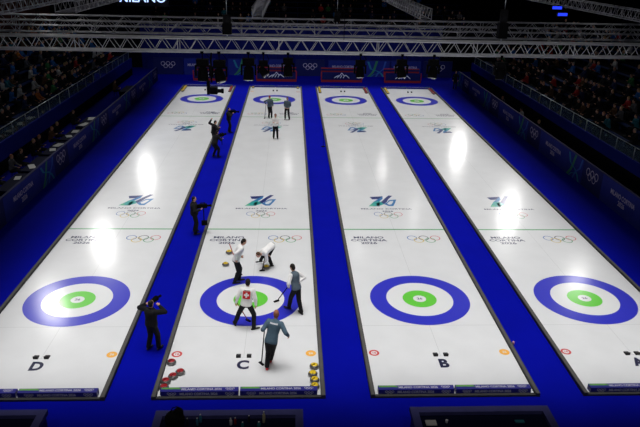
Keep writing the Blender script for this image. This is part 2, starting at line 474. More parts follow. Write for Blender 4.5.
def person(label, base, heading, pel, neck, feet, hands, footdirs=None, knee=None, elbows=None, look=None, sh_yaw=0.0,
           top=None, sleeves=None, pants=None, shoes=None, skin=None, hair=None, hairstyle='short', H=1.0, vox=.0085, cvox=.013, group=None,
           curl=(.9, .9), face=True, cap_mat=None, simple=False, bulk=0.0):
    """base: ground point; every other point is relative to it in world axes. heading in degrees, 90 looks down the sheet away from the camera."""
    skin = skin or m_skin; top = top or m_blacksoft; pants = pants or m_pants; shoes = shoes or m_shoe; sleeves = sleeves or top
    root = thing('person', label, 'person', base, group)
    h = math.radians(heading); F = V((math.cos(h), math.sin(h), 0)); UP = V((0, 0, 1))
    pel = V(pel); neck = V(neck); U = (neck - pel).normalized()
    Sd = UP.cross(F).normalized()                                  # left of the hips
    a = math.radians(sh_yaw); Ss = (Sd * math.cos(a) - F * math.sin(a)).normalized()
    Ss = (Ss - U * Ss.dot(U)).normalized(); Fs = Ss.cross(U)
    Sp = (Sd - U * Sd.dot(U)).normalized(); Fp = Sp.cross(U)
    fd = footdirs or (F, F); fd = [V(x).normalized() for x in fd]
    TL = (neck - pel).length
    sh = [neck - U * .065 * H + Ss * (.178 * H * s) for s in (1, -1)]
    hp = [pel + Sd * (.088 * H * s) - UP * .02 for s in (1, -1)]
    ank = [V(f) + V((0, 0, .085 * H)) for f in feet]
    kn = []
    for i in (0, 1):
        p = V(knee[i]) if knee else F + fd[i] * .3
        k, t = ik(hp[i], ank[i], .435 * H, .42 * H, p); kn.append(k); ank[i] = t
    el = []; wr = []
    for i, s in enumerate((1, -1)):
        p = V(elbows[i]) if elbows else (-Fs * .6 + Ss * s * .5 - UP * .4)
        e, w = ik(sh[i], V(hands[i]), .29 * H, .26 * H, p); el.append(e); wr.append(w)
    def torso(mb, g, m, lo=0.0, hi=1.0):
        R = []
        for t, rx, ry in ((-.16, .10, .085), (-.10, .150, .108), (0., .162, .118), (.18, .150, .110), (.38, .138, .100), (.58, .152, .110), (.78, .172, .120), (.90, .160, .105), (.97, .115, .080), (1.03, .066, .062)):
            if t < lo - 1e-6 or t > hi + 1e-6: continue
            w = max(0, min(1, t)); sd = (Sp * (1 - w) + Ss * w).normalized(); fw = (Fp * (1 - w) + Fs * w).normalized()
            c = pel + U * (TL * t); R.append([c + sd * ((rx * H + g) * math.cos(2 * PI * k / 16)) + fw * ((ry * H + g) * math.sin(2 * PI * k / 16)) for k in range(16)])
        mb.rings(R, m)
    # head
    L = V(look).normalized() if look else (F * .95 - UP * .2).normalized()
    HS = Ss if abs(L.dot(Ss)) < .75 else Fs
    HS = (UP.cross(L)).normalized() if abs(L.z) < .9 else Ss
    HU = L.cross(HS).normalized()
    hc = neck + (U * .6 + HU * .4).normalized() * .165 * H + L * .022
    b = MB(); torso(b, 0, skin)
    b.cap(neck - U * .03, hc - HU * .03 * H, .056 * H, .052 * H, skin)
    b.ell(hc + HU * .02, (.094 * H, .074 * H, .108 * H), skin, basis=(L, HS, HU)); b.ell(hc + L * .024 - HU * .05, (.066 * H, .058 * H, .066 * H), skin, basis=(L, HS, HU))
    b.cap(hc + L * .085 * H + HU * .012, hc + L * .104 * H - HU * .022, .010, .015, skin, 8)          # nose
    for s in (1, -1): b.ell(hc + HS * (s * .076 * H) - L * .008, (.020, .010, .032), skin, basis=(L, HS, HU))
    for i, s in enumerate((1, -1)):
        b.cap(sh[i], el[i], .052 * H, .041 * H, skin); b.cap(el[i], wr[i], .041 * H, .028 * H, skin)
        b.cap(hp[i], kn[i], .080 * H, .056 * H, skin); b.cap(kn[i], ank[i], .054 * H, .038 * H, skin)
        b.ell(kn[i] * .62 + ank[i] * .38 - fd[i] * .006, (.050 * H, .048 * H, .10 * H), skin)
        b.cap(ank[i] - UP * .045, ank[i] + fd[i] * .13 - UP * .06, .030, .022, skin)
        d = (wr[i] - el[i]).normalized(); sd = (Fs + UP * .6)
        if abs(sd.normalized().dot(d)) > .9: sd = UP
        hs = sd if True else -sd
        # palm faces the body: flip the across axis for the other hand so that the curl goes inward
        inward = -(Ss * s)
        side = (hs - d * hs.dot(d)).normalized(); n = d.cross(side)
        if n.dot(inward) < 0: side = -side
        hand(b, wr[i], d, side, None, skin, curl[i], H)
    remesh(b.build('body', root), vox)
    if not simple and face:
        for s in (1, -1):
            MB().ell(hc + L * .083 * H + HS * (s * .031) + HU * .022, (.012, .014, .009), m_eye, 8, 6, basis=(L, HS, HU)).build('eye', root)
        MB().ell(hc + L * .086 * H - HU * .055, (.008, .024, .007), m_lip, 8, 6, basis=(L, HS, HU)).build('mouth', root)
    # hair
    if hair:
        q = MB(); g = .0 if hairstyle != 'cropped' else -.004
        q.ell(hc + HU * (.047 + g) - L * (.020), ((.090 + g) * H, (.082 + g) * H, (.092 + g) * H), hair, basis=(L, HS, HU))
        q.ell(hc - HU * .01 - L * .045, (.058 * H, .078 * H, .085 * H), hair, basis=(L, HS, HU))
        if hairstyle == 'long': q.cap(hc - L * .07, hc - L * .09 - HU * .13, .06, .04, hair)
        remesh(q.build('hair', root), .011, 2)
    if cap_mat:
        q = MB(); q.ell(hc + HU * .055 - L * .006, (.104 * H, .088 * H, .078 * H), cap_mat, basis=(L, HS, HU))
        q.cap(hc + L * .07 + HU * .05, hc + L * .155 + HU * .04, .035, .03, cap_mat)
        remesh(q.build('cap', root), .011, 2)
    # clothes
    g = .030 + bulk
    j = MB(); torso(j, g, top, -.12, 1.03)
    arms = MB() if sleeves is not top else j
    for i in (0, 1):
        w2 = el[i] + (wr[i] - el[i]) * .93
        arms.cap(sh[i], el[i], (.077 + bulk * .6) * H, (.064 + bulk * .5) * H, sleeves); arms.cap(el[i], w2, (.064 + bulk * .5) * H, (.046 + bulk * .3) * H, sleeves)
    j.cap(neck - U * .05, neck + U * .012, .072 * H, .066 * H, top)
    if arms is not j:
        remesh(arms.build('shirt_sleeves', root), cvox); remesh(j.build('vest', root), cvox)
    else: remesh(j.build('jacket', root), cvox)
    p = MB(); R = []
    for t, rx, ry in ((-.18, .10, .09), (-.10, .165, .122), (0, .176, .132), (.10, .168, .126)):
        c = pel + U * (TL * t) ; R.append([c + Sp * ((rx + .004) * H * math.cos(2 * PI * k / 16)) + Fp * ((ry + .004) * H * math.sin(2 * PI * k / 16)) for k in range(16)])
    p.rings(R, pants)
    for i in (0, 1):
        p.cap(hp[i] - UP * .01, kn[i], (.100 + bulk * .5) * H, (.080 + bulk * .3) * H, pants); p.cap(kn[i], ank[i] - (ank[i] - kn[i]).normalized() * .01, (.080 + bulk * .3) * H, (.068 + bulk * .3) * H, pants)
        p.ell(kn[i] * .62 + ank[i] * .38 - fd[i] * .008, (.072 * H, .072 * H, .13 * H), pants)
    remesh(p.build('trousers', root), cvox)
    for i in (0, 1):
        s = MB(); a0 = ank[i] - UP * .046 * H; dd = fd[i]; sl = V((0, 0, 1)).cross(dd)
        s.cap(a0 + UP * .02, a0 - UP * .0, .046 * H, .044 * H, shoes)
        for off, rr in ((-.045, .040), (.04, .043), (.12, .044), (.165, .034)):
            s.ell(a0 + dd * off * H - UP * .006, (.06 * H, rr * H, .034 * H), shoes, basis=(dd, sl, UP))
        remesh(s.build('shoe', root), cvox)
    return dict(root=root, pel=pel, neck=neck, U=U, Ss=Ss, Fs=Fs, wr=wr, el=el, sh=sh, hc=hc, L=L, HU=HU, HS=HS, TL=TL, base=V(base), H=H)

def broom(label, a, b, face=None, hm=None):
    """curling broom from the head a (on the ice) to the butt b"""
    a, b = V(a), V(b)
    t = thing('curling_broom', label, 'broom', a, 'curling brooms'); d = (b - a).normalized()
    m = MB(); m.tube([d * .05, (b - a) * .5, b - a], [.017, .017, .015], hm or m_black, 8); m.build('handle', t)
    f = V((d.x, d.y, 0)); f = f.normalized() if f.length > .05 else V((1, 0, 0)); sd = f.cross(V((0, 0, 1)))
    if face is not None: sd = V(face).normalized(); f = V((0, 0, 1)).cross(sd)
    q = MB(); q.obox(V((0, 0, .022)), sd, f, V((0, 0, 1)), .105, .036, .018, m_black); q.obox(V((0, 0, .045)), sd, f, V((0, 0, 1)), .055, .022, .014, m_black); q.build('head', t)
    e = MB(); e.obox(V((0, 0, .006)), sd, f, V((0, 0, 1)), .098, .032, .0035, m_jteal); e.build('pad', t)
    return t

def P(base, pt):  # world point -> relative
    return V(pt) - V(base)
SC = 1.0
# P1 : dark-haired sweeper with white shirt, watching the stone
B = V((-3.68, 1.32, 0))
p1 = person('dark-haired white-shirted player standing left of the bent sweeper, broom under his arm', B, 12,
            (-.04, .0, .96), (.17, .10, 1.49), [(.05, .13, 0), (-.10, -.12, 0)], [(.14, .22, 1.02), (.0, -.22, 1.06)], look=(.86, .25, -.55),
            elbows=((-.6, .6, -.3), (-.8, -.7, -.2)), top=m_jwhite, hair=m_hairdk, H=1.04, group='players on sheet C')
broom('dark curling broom with a red shaft tucked under the arm of the standing white-shirted sweeper', B + V((.10, .34, .16)), B + V((-.28, .20, 1.52)), hm=m_broomred)
# P2 : bent over sweeping
B = V((-2.62, 2.80, 0))
p2 = person('player in a white top bending far forward to sweep a yellow stone', B, 196,
            (.22, -.10, .90), (-.16, -.46, .72), [(.20, -.14, 0), (-.30, .10, 0)], [(-.05, -.40, .32), (.06, -.27, .62)], look=(-.62, -.45, -.70),
            footdirs=((-.9, -.4, 0), (-.9, -.3, 0)), knee=((-1, -.3, .2), (-1, -.2, .3)), elbows=((.3, -.6, .1), (.3, .6, .3)),
            top=m_jwhite, hair=m_hairbr, group='players on sheet C')
broom('black curling broom held down in front of the stone by the bent-over sweeper', (-2.78, 2.26, .0), (-2.60, 2.56, .92), face=(1, .2, 0))
# P3 : white shirt with the red square, legs wide
B = V((-3.19, -1.92, 0))
p3 = person('player in a white jacket with a red badge on the back, striding over the house', B, 86,
            (.07, -.02, .92), (.12, .06, 1.48), [(-.34, .15, 0), (.31, -.14, 0)], [(-.27, .06, .92), (.39, .0, .86)], look=(.12, .95, -.28),
            footdirs=((-.35, .9, 0), (.9, .35, 0)), knee=((-.3, 1, 0), (.5, .9, 0)), elbows=((-.5, -.6, -.4), (.4, -.7, -.4)), H=1.04,
            top=m_jwhite, hair=m_hairdk, group='players on sheet C', curl=(1.0, .9))
broom('black curling broom trailing behind the legs of the player with the red badge', (-3.10, -1.50, 0), (-3.49, -1.94, 1.10), hm=m_broomred)
def back_patch(p, name, w, h, m, t=.72, off=.004, gz=0.0):
    """patch lying on the back of a jacket: a curved grid"""
    mb = MB(); n = 6; vs = []
    for j in range(2):
        for i in range(n + 1):
            u = (i / n - .5) * w; z = (j - .5) * h
            rx, ry = (.172 + .030), (.120 + .030)
            y = ry * math.sqrt(max(0, 1 - (u / rx) ** 2)) + off
            vs.append(p['pel'] + p['U'] * (p['TL'] * t + z + gz) + p['Ss'] * u - p['Fs'] * y)
    mb.add(vs, [(i, i + 1, n + 2 + i, n + 1 + i) for i in range(n)], m)
    o = mb.build(name, p['root']); s = o.modifiers.new('s', 'SOLIDIFY'); s.thickness = .003; s.offset = 0
    return o
q = back_patch(p3, 'badge', .25, .27, m_crossred, .64); q['label'] = 'red square badge'
for w_, h_ in ((.17, .060), (.060, .17)):
    z_ = back_patch(p3, 'cross', w_, h_, m_jwhite, .64, .0075); z_.parent = q; z_['label'] = 'white bar of the cross'
q = back_patch(p3, 'name_strip', .20, .03, m_mark if False else m_hairbr, .90, -.012); q['label'] = 'small dark strip below the collar'
# P4 : grey vest, hand on hip
B = V((-1.47, -.90, 0))
p4 = person('dark-haired player in a grey vest with white sleeves, arm bent behind his back', B, 140,
            (.02, -.03, .97), (-.07, .10, 1.51), [(-.24, .16, 0), (.20, -.16, 0)], [(-.25, -.06, 1.02), (.12, .04, 1.18)], look=(-.72, .62, -.35),
            footdirs=((-.8, .5, 0), (-.5, .8, 0)), elbows=((-.2, -.8, -.2), (.9, .7, .1)), H=1.05, top=m_jgrey, sleeves=m_jwhite, hair=m_hairdk, group='players on sheet C')
broom('black curling broom reaching down into the house from the grey-vested player', (-2.16, -.18, 0), (-1.72, -.95, 1.06))
# P5 : nearest player, slate jacket
B = V((-2.32, -4.25, 0))
p5 = person('ginger-haired player in a slate blue jacket walking away from the hacks', B, 78,
            (.09, -.02, .99), (.22, .20, 1.58), [(-.04, -.02, 0), (.06, .34, 0)], [(-.10, .30, 1.26), (.60, .10, 1.10)], look=(.10, .98, -.12),
            elbows=((-.6, -.6, -.7), (.3, -.8, -.3)), footdirs=((.0, 1, 0), (.1, 1, 0)), top=m_jteal, shoes=m_shoered, skin=m_skinr, hair=m_hairgn, hairstyle='cropped', H=1.09, group='players on sheet C', curl=(1.0, .4))
broom('black curling broom held upright beside the player in the slate jacket', (-2.54, -4.02, 0), (-2.42, -3.93, 1.36))
q = back_patch(p5, 'name_strip', .24, .045, m_white, .86, .004); q['label'] = 'pale name strip across the shoulders'
# far players
B = V((-3.28, 27.95, 0))
person('player in a grey top with a red cap standing far down sheet C', B, -70, (0, 0, .93), (.0, -.03, 1.45), [(.14, -.03, 0), (-.06, .05, 0)],
       [(.24, -.12, .95), (-.28, -.12, 1.10)], look=(.2, -.9, -.2), top=m_jgrey, sleeves=m_jgrey, hair=m_hairgn, cap_mat=m_red, vox=.012, cvox=.016, group='players on sheet C')
broom('upright curling broom held by the red-capped player', (-3.66, 27.84, 0), (-3.54, 27.80, 1.22))
B = V((-1.95, 27.5, 0))
person('bareheaded player in a grey top standing far down sheet C, hands together', B, -100, (0, 0, .93), (.02, -.02, 1.45), [(.17, -.03, 0), (-.15, .08, 0)],
       [(.12, -.2, .95), (-.12, -.2, .97)], look=(0, -.9, -.3), top=m_jgrey, sleeves=m_jgrey, hair=m_hairbr, vox=.012, cvox=.016, group='players on sheet C')
B = V((-2.70, 22.05, 0))
person('player in a white jacket with folded arms near the far hog line', B, -85, (0, 0, .93), (0, -.02, 1.45), [(.13, 0, 0), (-.13, .05, 0)],
       [(-.06, -.20, 1.16), (.06, -.21, 1.13)], look=(.1, -.9, -.3), elbows=((.9, .2, -.5), (-.9, .2, -.5)), top=m_jwhite, hair=m_hairbr, vox=.011, cvox=.016, group='players on sheet C')

# camera crew ------------------------------------------------------
def video_camera(label, loc, yaw, s=1.0):
    t = thing('video_camera', label, 'camera', loc, 'broadcast cameras', math.radians(yaw))
    MB().box(-.20 * s, .16 * s, -.06 * s, .06 * s, -.08 * s, .10 * s, m_black).build('body', t)
    a = MB(); a.lathe([(.045 * s, 0), (.045 * s, .12 * s), (.06 * s, .13 * s), (.06 * s, .20 * s), (.05 * s, .20 * s)], m_black)
    a.xf(T(.16 * s, 0, .01) @ Matrix.Rotation(PI / 2, 4, 'Y')); a.build('lens', t)
    MB().box(-.12 * s, .08 * s, -.015 * s, .015 * s, .14 * s, .165 * s, m_black).box(-.12 * s, -.09 * s, -.015 * s, .015 * s, .09 * s, .15 * s, m_black).box(.05 * s, .08 * s, -.015 * s, .015 * s, .09 * s, .15 * s, m_black).build('handle', t)
    MB().box(-.34 * s, -.20 * s, -.055 * s, .055 * s, -.07 * s, .09 * s, m_black).build('battery', t)
    return t
B = V((-5.98, -3.2, 0))
person('camera operator in black standing on the blue carpet by the near house of sheet C', B, 60, (.0, 0, .94), (.02, .03, 1.46), [(-.16, .04, 0), (.16, .03, 0)],
       [(-.17, .24, 1.52), (.27, .12, 1.52)], look=(.4, .85, 0), elbows=((-.8, 0, -.6), (.8, -.3, -.6)), top=m_blacksoft, hair=m_hairdk, group='camera crew', bulk=.028)
video_camera('small black camera raised before the face of the camera operator nearest the viewer', B + V((.10, .38, 1.60)), 60, .7)
B = V((-5.93, 6.0, 0))
person('camera operator in black carrying a rig on the carpet beside the near hog line', B, 15, (0, 0, .94), (.0, 0, 1.46), [(-.05, .16, 0), (.03, -.18, 0)],
       [(.34, .16, 1.20), (.30, -.18, 1.20)], look=(.95, .1, -.1), top=m_blacksoft, hair=m_hairdk, group='camera crew', bulk=.028)
vc = video_camera('black camera rig carried at chest height beside the near hog line', B + V((.42, .0, 1.30)), 10, 1.0)
MB().tube([(0, 0, -.08), (0, 0, -.75)], .022, m_black).box(-.12, .14, -.07, .07, -.90, -.70, m_black).build('stabiliser_post', vc)
B = V((-6.62, 19.9, 0))
person('camera operator in black with one arm raised, left of the pair on the carpet', B, 30, (0, 0, .94), (.08, .02, 1.46), [(-.08, .12, 0), (.08, -.12, 0)],
       [(-.15, .32, 1.72), (.38, .0, 1.25)], look=(.8, .3, -.3), elbows=((-.9, .1, 0), (.3, -.6, -.6)), top=m_blacksoft, hair=m_hairdk, vox=.011, cvox=.016, group='camera crew', bulk=.028)
B = V((-6.27, 17.65, 0))
person('camera operator in black stooping over a shoulder rig, nearer of the pair on the carpet', B, 40, (-.05, -.05, .88), (.06, .14, 1.34), [(-.16, .1, 0), (.14, -.04, 0)],
       [(.20, .45, 1.16), (.40, .20, 1.12)], look=(.7, .6, -.3), top=m_blacksoft, hair=m_hairdk, vox=.011, cvox=.016, group='camera crew', bulk=.028)
vc = video_camera('black shoulder camera of the nearer operator of the pair on the carpet', B + V((.36, .42, 1.28)), 50, 1.0)
MB().tube([(0, 0, -.08), (0, 0, -.6)], .022, m_black).build('stabiliser_post', vc)
B = V((-5.98, 23.6, 0))
person('camera operator in black farthest down the carpet between sheets D and C', B, 0, (0, 0, .94), (.0, 0, 1.46), [(-.05, .13, 0), (.05, -.13, 0)],
       [(.28, .20, 1.36), (.28, -.15, 1.36)], look=(.95, -.1, -.1), top=m_blacksoft, hair=m_hairdk, vox=.011, cvox=.016, group='camera crew', bulk=.028)
video_camera('black camera of the operator farthest down the carpet', B + V((.34, .0, 1.46)), 0, 1.1)
B = V((13.95, 40.3, 0))
person('steward in dark clothes standing on the carpet past the far end of sheet A', B, -100, (0, 0, .94), (0, 0, 1.46), [(.12, 0, 0), (-.12, 0, 0)],
       [(.26, -.05, .9), (-.26, -.05, .9)], look=(0, -1, -.2), top=m_blacksoft, hair=m_hairdk, vox=.014, cvox=.018)
flush()
B = None

# seated spectators --------------------------------------------------
def seated(label, pose, vox=.016):
    """one seated figure on a bench whose edge is at the origin; looks along -y local (0,-1)"""
    hd = [(-.14, -.34, .72), (.14, -.34, .72)]
    nk = (0, .0, 1.12)
    if pose == 1: hd = [(-.05, -.32, .90), (.06, -.32, .90)]; nk = (.0, -.06, 1.10)
    if pose == 2: hd = [(.22, -.22, .70), (-.02, -.34, .80)]; nk = (.03, -.02, 1.12)
    return person(label, (0, 0, 0), -90, (0, .06, .575), nk, [(.11, -.42, 0), (-.11, -.42, 0)], [(.18 + (0 if pose == 0 else -.12), hd[0][1], hd[0][2]), (-.18 + (0 if pose == 0 else .12), hd[1][1], hd[1][2])],
                  knee=((0, -.6, 1), (0, -.6, 1)), look=(.1 * (pose - 1), -.95, -.25), top=m_blacksoft, hair=m_hairdk, vox=vox, cvox=.02, face=False, simple=True)
protos = [seated('x', k)['root'] for k in range(3)]
flush()
for p in protos:
    for ch in p.children:
        # halve the mesh weight for tiny figures
        pass
COATS = {'dark': (.010, .010, .014), 'black': (.006, .006, .007), 'blue': (.02, .11, .34), 'navy': (.012, .02, .07), 'red': (.36, .02, .02), 'white': (.45, .44, .42),
         'grey': (.10, .10, .11), 'brown': (.10, .05, .025), 'green': (.03, .16, .05), 'orange': (.45, .12, .02), 'teal': (.02, .14, .19)}
CM = {k: mat('coat_' + k, v, .85, 0, .2, .15, 9) for k, v in COATS.items()}
HM = [m_hairdk, m_hairbr, m_hairgn, mat('hair_grey', (.25, .24, .23), .7), mat('hair_blond', (.36, .23, .09), .7)]
proto_used = [False] * 3
def spectator(loc, rz, coat, label, group, hairm):
    k = rnd.randrange(3); p = protos[k]
    if not proto_used[k]: proto_used[k] = True; o = p
    else: o = copy_tree(p)
    o.location = loc; o.rotation_euler = (0, 0, rz); o['label'] = label; o['group'] = group; o['category'] = 'person'
    for ch in o.children:
        n = ch.name.split('.')[0]
        if n == 'jacket': ch.material_slots[0].link = 'OBJECT'; ch.material_slots[0].material = CM[coat]
        if n == 'hair': ch.material_slots[0].link = 'OBJECT'; ch.material_slots[0].material = hairm
    return o
NUM = ['first', 'second', 'third', 'fourth', 'fifth', 'sixth', 'seventh', 'eighth', 'ninth', 'tenth', 'eleventh', 'twelfth', 'thirteenth', 'fourteenth', 'fifteenth', 'sixteenth',
       'seventeenth', 'eighteenth', 'nineteenth', 'twentieth', 'twenty-first', 'twenty-second', 'twenty-third', 'twenty-fourth', 'twenty-fifth']
PAL_L = ['dark'] * 5 + ['black'] * 3 + ['blue'] * 5 + ['navy'] * 3 + ['red'] * 1 + ['white'] * 3 + ['grey'] * 3 + ['brown'] * 2 + ['teal', 'orange', 'green']
PAL_R = ['dark'] * 8 + ['black'] * 5 + ['blue'] * 2 + ['navy'] * 4 + ['red'] * 2 + ['white'] * 1 + ['grey'] * 2 + ['brown'] * 2 + ['teal', 'blue', 'green', 'green']

# ------------------------------------------------------------------ stands
def stand(side, X0, zrail, zf1, zf0, pal, occ):
    s = -1 if side == 'left' else 1
    nrow, d, r = (8 if s < 0 else 10), .88, .44
    Y0, Y1 = 8.0, 46.0
    t = thing('seating_terrace', 'dark stepped spectator terrace with a blue front wall along the %s side of the hall' % side, 'grandstand', (0, 0, 0))
    base = zf1 - .25
    m = MB()
    for k in range(nrow):
        xa, xb = sorted((s * (X0 + .6 + d * k), s * (X0 + .6 + d * (k + 1))))
        m.box(xa, xb, Y0, Y1, ZC, base + r * k, m_conc)
    xa, xb = sorted((s * X0 + s * .12, s * (X0 + .6))); m.box(xa, xb, Y0, Y1, ZC, base, m_conc)
    m.build('steps', t)
    xa, xb = sorted((s * X0, s * (X0 + .12))); MB().box(xa, xb, Y0, Y1, zf0, zf1, m_fascia).box(xa + .02, xb - .02, Y0, Y1, ZC, zf0, m_conc).build('front_wall', t)
    # glass rail
    g = thing('glass_railing', 'glass balustrade with a steel handrail in front of the %s terrace' % side, 'railing', (0, 0, 0))
    x = s * (X0 + .06); MB().tube([(x, Y0, zrail), (x, Y1, zrail)], .024, m_rail, 8).build('handrail', g)
    y = Y0 + .2
    while y < Y1 - .1:
        MB().box(x - .02, x + .02, y - .025, y + .025, zf1, zrail - .02, m_rail).build('post', g)
        if y + 2.05 < Y1: MB().box(x - .006, x + .006, y + .06, y + 1.99, zf1 + .04, zrail - .09, m_glass).build('pane', g)
        y += 2.05
    for k in range(nrow - 1):
        xr = X0 + .6 + d * k + .50; z = base + r * k
        xa, xb = sorted((s * xr, s * (xr + .34)))
        b = MB(); b.box(xa, xb, Y0 + .3, Y1 - .2, z + .37, z + .43, m_seat)
        yy = Y0 + .6
        while yy < Y1: b.box(xa + .1, xb - .1, yy, yy + .06, z + .002, z + .38, m_seat); yy += 2.4
        tag(b.build('bench_row'), 'dark blue bench of the %s terrace, %s row up from the glass rail' % (side, NUM[k]), 'bench', 'terrace benches')
        n = 0; y = Y0 + 1.0 + rnd.random() * .3
        while y < Y1 - 1.2:
            lim = (21.6 + (y - 20) * .40) if s < 0 else (22.6 + (y - 20) * .48)
            if rnd.random() < occ and xr < lim:
                coat = rnd.choice(pal); hm = rnd.choice(HM)
                lab = '%s-coated person on the %s terrace, %s row up, %s from the near end' % (coat, side, NUM[k], NUM[n])
                n += 1
                spectator((s * (xr + .18), y, z), (-PI / 2 if s < 0 else PI / 2) * -1 * 1.0 if False else (PI / 2 if s < 0 else -PI / 2), coat, lab, 'spectators on the %s terrace' % side, hm)
                y += .62 + rnd.random() * .3
            else: y += .66
            if n >= len(NUM): break
stand('left', 17.70, 2.38, 1.66, .70, PAL_L, .50)
stand('right', 16.94, 2.36, 1.66, .98, PAL_R, .40)
# brown wall cladding behind the left terrace
w = MB()
w.box(-25.7, -25.5, 14, 47, 2.0, 8.6, m_brown); tag(w.build('wall_panel'), kind='structure')

# ------------------------------------------------------------------ sponsor boards along the sides
def board_unit(kind, L, hgt):
    """local: long axis +x, printed face toward -y, base z=0"""
    t = thing('sponsor_board', 'x', 'board', (0, 0, 0), 'boards along the carpet')
    b = MB(); b.box(-L / 2 + .005, L / 2 - .005, 0, .10, 0, hgt, {'text': m_navy, 'rings': m_navy2, 'swirl': m_navy}[kind]); b.build('panel', t)
    b = MB(); b.box(-L / 2 + .005, L / 2 - .005, -.01, .12, hgt, hgt + .03, m_navy2); b.build('top_cap', t)
    RX = Matrix.Rotation(PI / 2, 4, 'X')
    if kind == 'text':
        w = text_mb('MILANO CORTINA', .34, m_spink, .008); w.xf(S(.85, 1, 1)); merge(w, text_mb('2026', .34, m_spink, .008), T(0, -.34, 0))
        w.xf(T(0, -.006, hgt * .60) @ RX); w.build('lettering', t)
    elif kind == 'rings':
        olympic(1.45, .05, [m_spink] * 5, 0, 1.0).xf(T(0, -.006, hgt * .60) @ RX).build('rings', t)
    else:
        q = MB()
        def band(pts, wd, m, z):
            for (x0, y0), (x1, y1) in zip(pts, pts[1:]):
                q.add([(x0 - wd, y0, z), (x0 + wd, y0, z), (x1 + wd, y1, z), (x1 - wd, y1, z)], [(0, 1, 2, 3)], m)
        band([(-.85, .02), (-.45, .4), (-.25, .75), (.0, hgt - .02)], .12, m_sgreen, 0)
        band([(.75, .02), (.5, .35), (.1, .6), (-.6, .8), (-.9, hgt - .1)], .10, m_teal, .001)
        band([(-.05, .02), (.2, .45), (.7, .8), (.9, hgt - .05)], .09, m_sblue, .002)
        band([(-.6, .02), (-.3, .25), (.3, .40), (.8, .42)], .07, m_teal, .003)
        q.xf(T(0, -.006, 0) @ RX); q.build('swirl_print', t)
    return t
PROTO = {}
def sponsor(side, kind, y, nth):
    s = -1 if side == 'left' else 1
    L = {'text': 4.55, 'swirl': 2.1, 'rings': 2.4}[kind]; hg = 1.25 if s < 0 else 1.42
    what = {'text': 'navy board with white lettering', 'swirl': 'board with teal and green swirls', 'rings': 'dark board with five pale rings'}[kind]
    lab = '%s along the %s carpet edge, %s from the near end' % (what, side, NUM[nth])
    loc = (s * 14.66, y, ZC + .001); rz = PI / 2 if s < 0 else -PI / 2
    key = (kind, side)
    if key not in PROTO:
        PROTO[key] = o = board_unit(kind, L, hg); o.location = loc; o.rotation_euler = (0, 0, rz); o['label'] = lab
    else: dup(PROTO[key], loc, lab, rz)
for side, y0 in (('left', 5.9), ('right', 11.82)):
    cnt = {'text': 0, 'swirl': 0, 'rings': 0}
    for k in range(5):
        yr = y0 + 9.03 * k
        items = [('rings', 0), ('text', 3.48), ('swirl', 6.82)] if side == 'left' else [('rings', 0), ('swirl', 2.26), ('text', 5.6)]
        if side == 'right' and k == 0: sponsor(side, 'text', yr - 3.45, cnt['text']); cnt['text'] += 1
        for kd, dy in items:
            if yr + dy > 43.5: continue
            sponsor(side, kd, yr + dy, cnt[kd]); cnt[kd] += 1

# ------------------------------------------------------------------ media benches behind the left boards
def media_table(y, idx, n):
    t = thing('media_table', 'black media table behind the left boards, %s from the near end' % NUM[idx], 'table', (-15.75, y, ZC), 'media tables')
    MB().box(-.32, .32, -1.35, 1.35, .70, .735, m_desktop).build('tabletop', t)
    MB().box(-.30, -.27, -1.3, 1.3, .25, .70, m_desktop).build('modesty_panel', t)
    for sx in (-.26, .26):
        for sy in (-1.25, 1.25): MB().box(sx - .02, sx + .02, sy - .02, sy + .02, 0, .70, m_black).build('leg', t)
MT = [10.8, 13.9, 17.0, 20.1, 23.4, 35.2]
for k, y in enumerate(MT): media_table(y, k, len(MT))
PEO = [(11.3, 'dark', 0), (13.4, 'grey', 0), (14.5, 'dark', 1), (16.5, 'black', 1), (17.4, 'dark', 2), (19.5, 'brown', 3), (20.6, 'black', 3), (24.0, 'dark', 4), (35.4, 'brown', 5)]
for k, (y, coat, ti) in enumerate(PEO):
    st = thing('stool', 'black stool behind the left media tables, %s from the near end' % NUM[k], 'stool', (-16.78, y, ZC), 'media stools')
    MB().lathe([(.0, .40), (.17, .40), (.18, .42), (.17, .445), (0, .445)], m_black).build('seat', st)
    for a in range(4):
        c_, s_ = math.cos(a * PI / 2 + .8), math.sin(a * PI / 2 + .8)
        MB().tube([(c_ * .10, s_ * .10, .40), (c_ * .17, s_ * .17, .0)], .013, m_black, 6).build('leg', st)
    spectator((-16.78, y, ZC), PI / 2, coat, '%s-coated person at the left media tables, %s from the near end' % (coat, NUM[k]), 'people at the media tables', rnd.choice(HM))
def paper(x, y, w, l, a, label):
    o = MB().box(-w / 2, w / 2, -l / 2, l / 2, 0, .012, m_paper).build('paper_stack', None, (x, y, ZC + .7365)); o.rotation_euler = (0, 0, a)
    tag(o, label, 'papers', 'papers on the media tables')
paper(-15.72, 11.4, .30, .55, .2, 'white papers lying before the nearest person at the media tables')
paper(-15.72, 13.35, .34, .75, .5, 'white papers before the grey-topped person at the media tables')
paper(-15.70, 16.6, .34, .55, .3, 'white papers on the third media table, nearer pile')
paper(-15.70, 17.6, .40, .70, -.2, 'white papers on the third media table, farther pile')
paper(-15.70, 19.6, .36, .50, .5, 'white papers on the fourth media table, nearer pile')
paper(-15.66, 20.8, .40, .65, .1, 'white papers on the fourth media table, farther pile')
paper(-15.64, 22.7, .46, .85, -.35, 'large white sheet at the near end of the fifth media table')
paper(-15.62, 24.3, .46, .80, .2, 'large white sheet at the far end of the fifth media table')
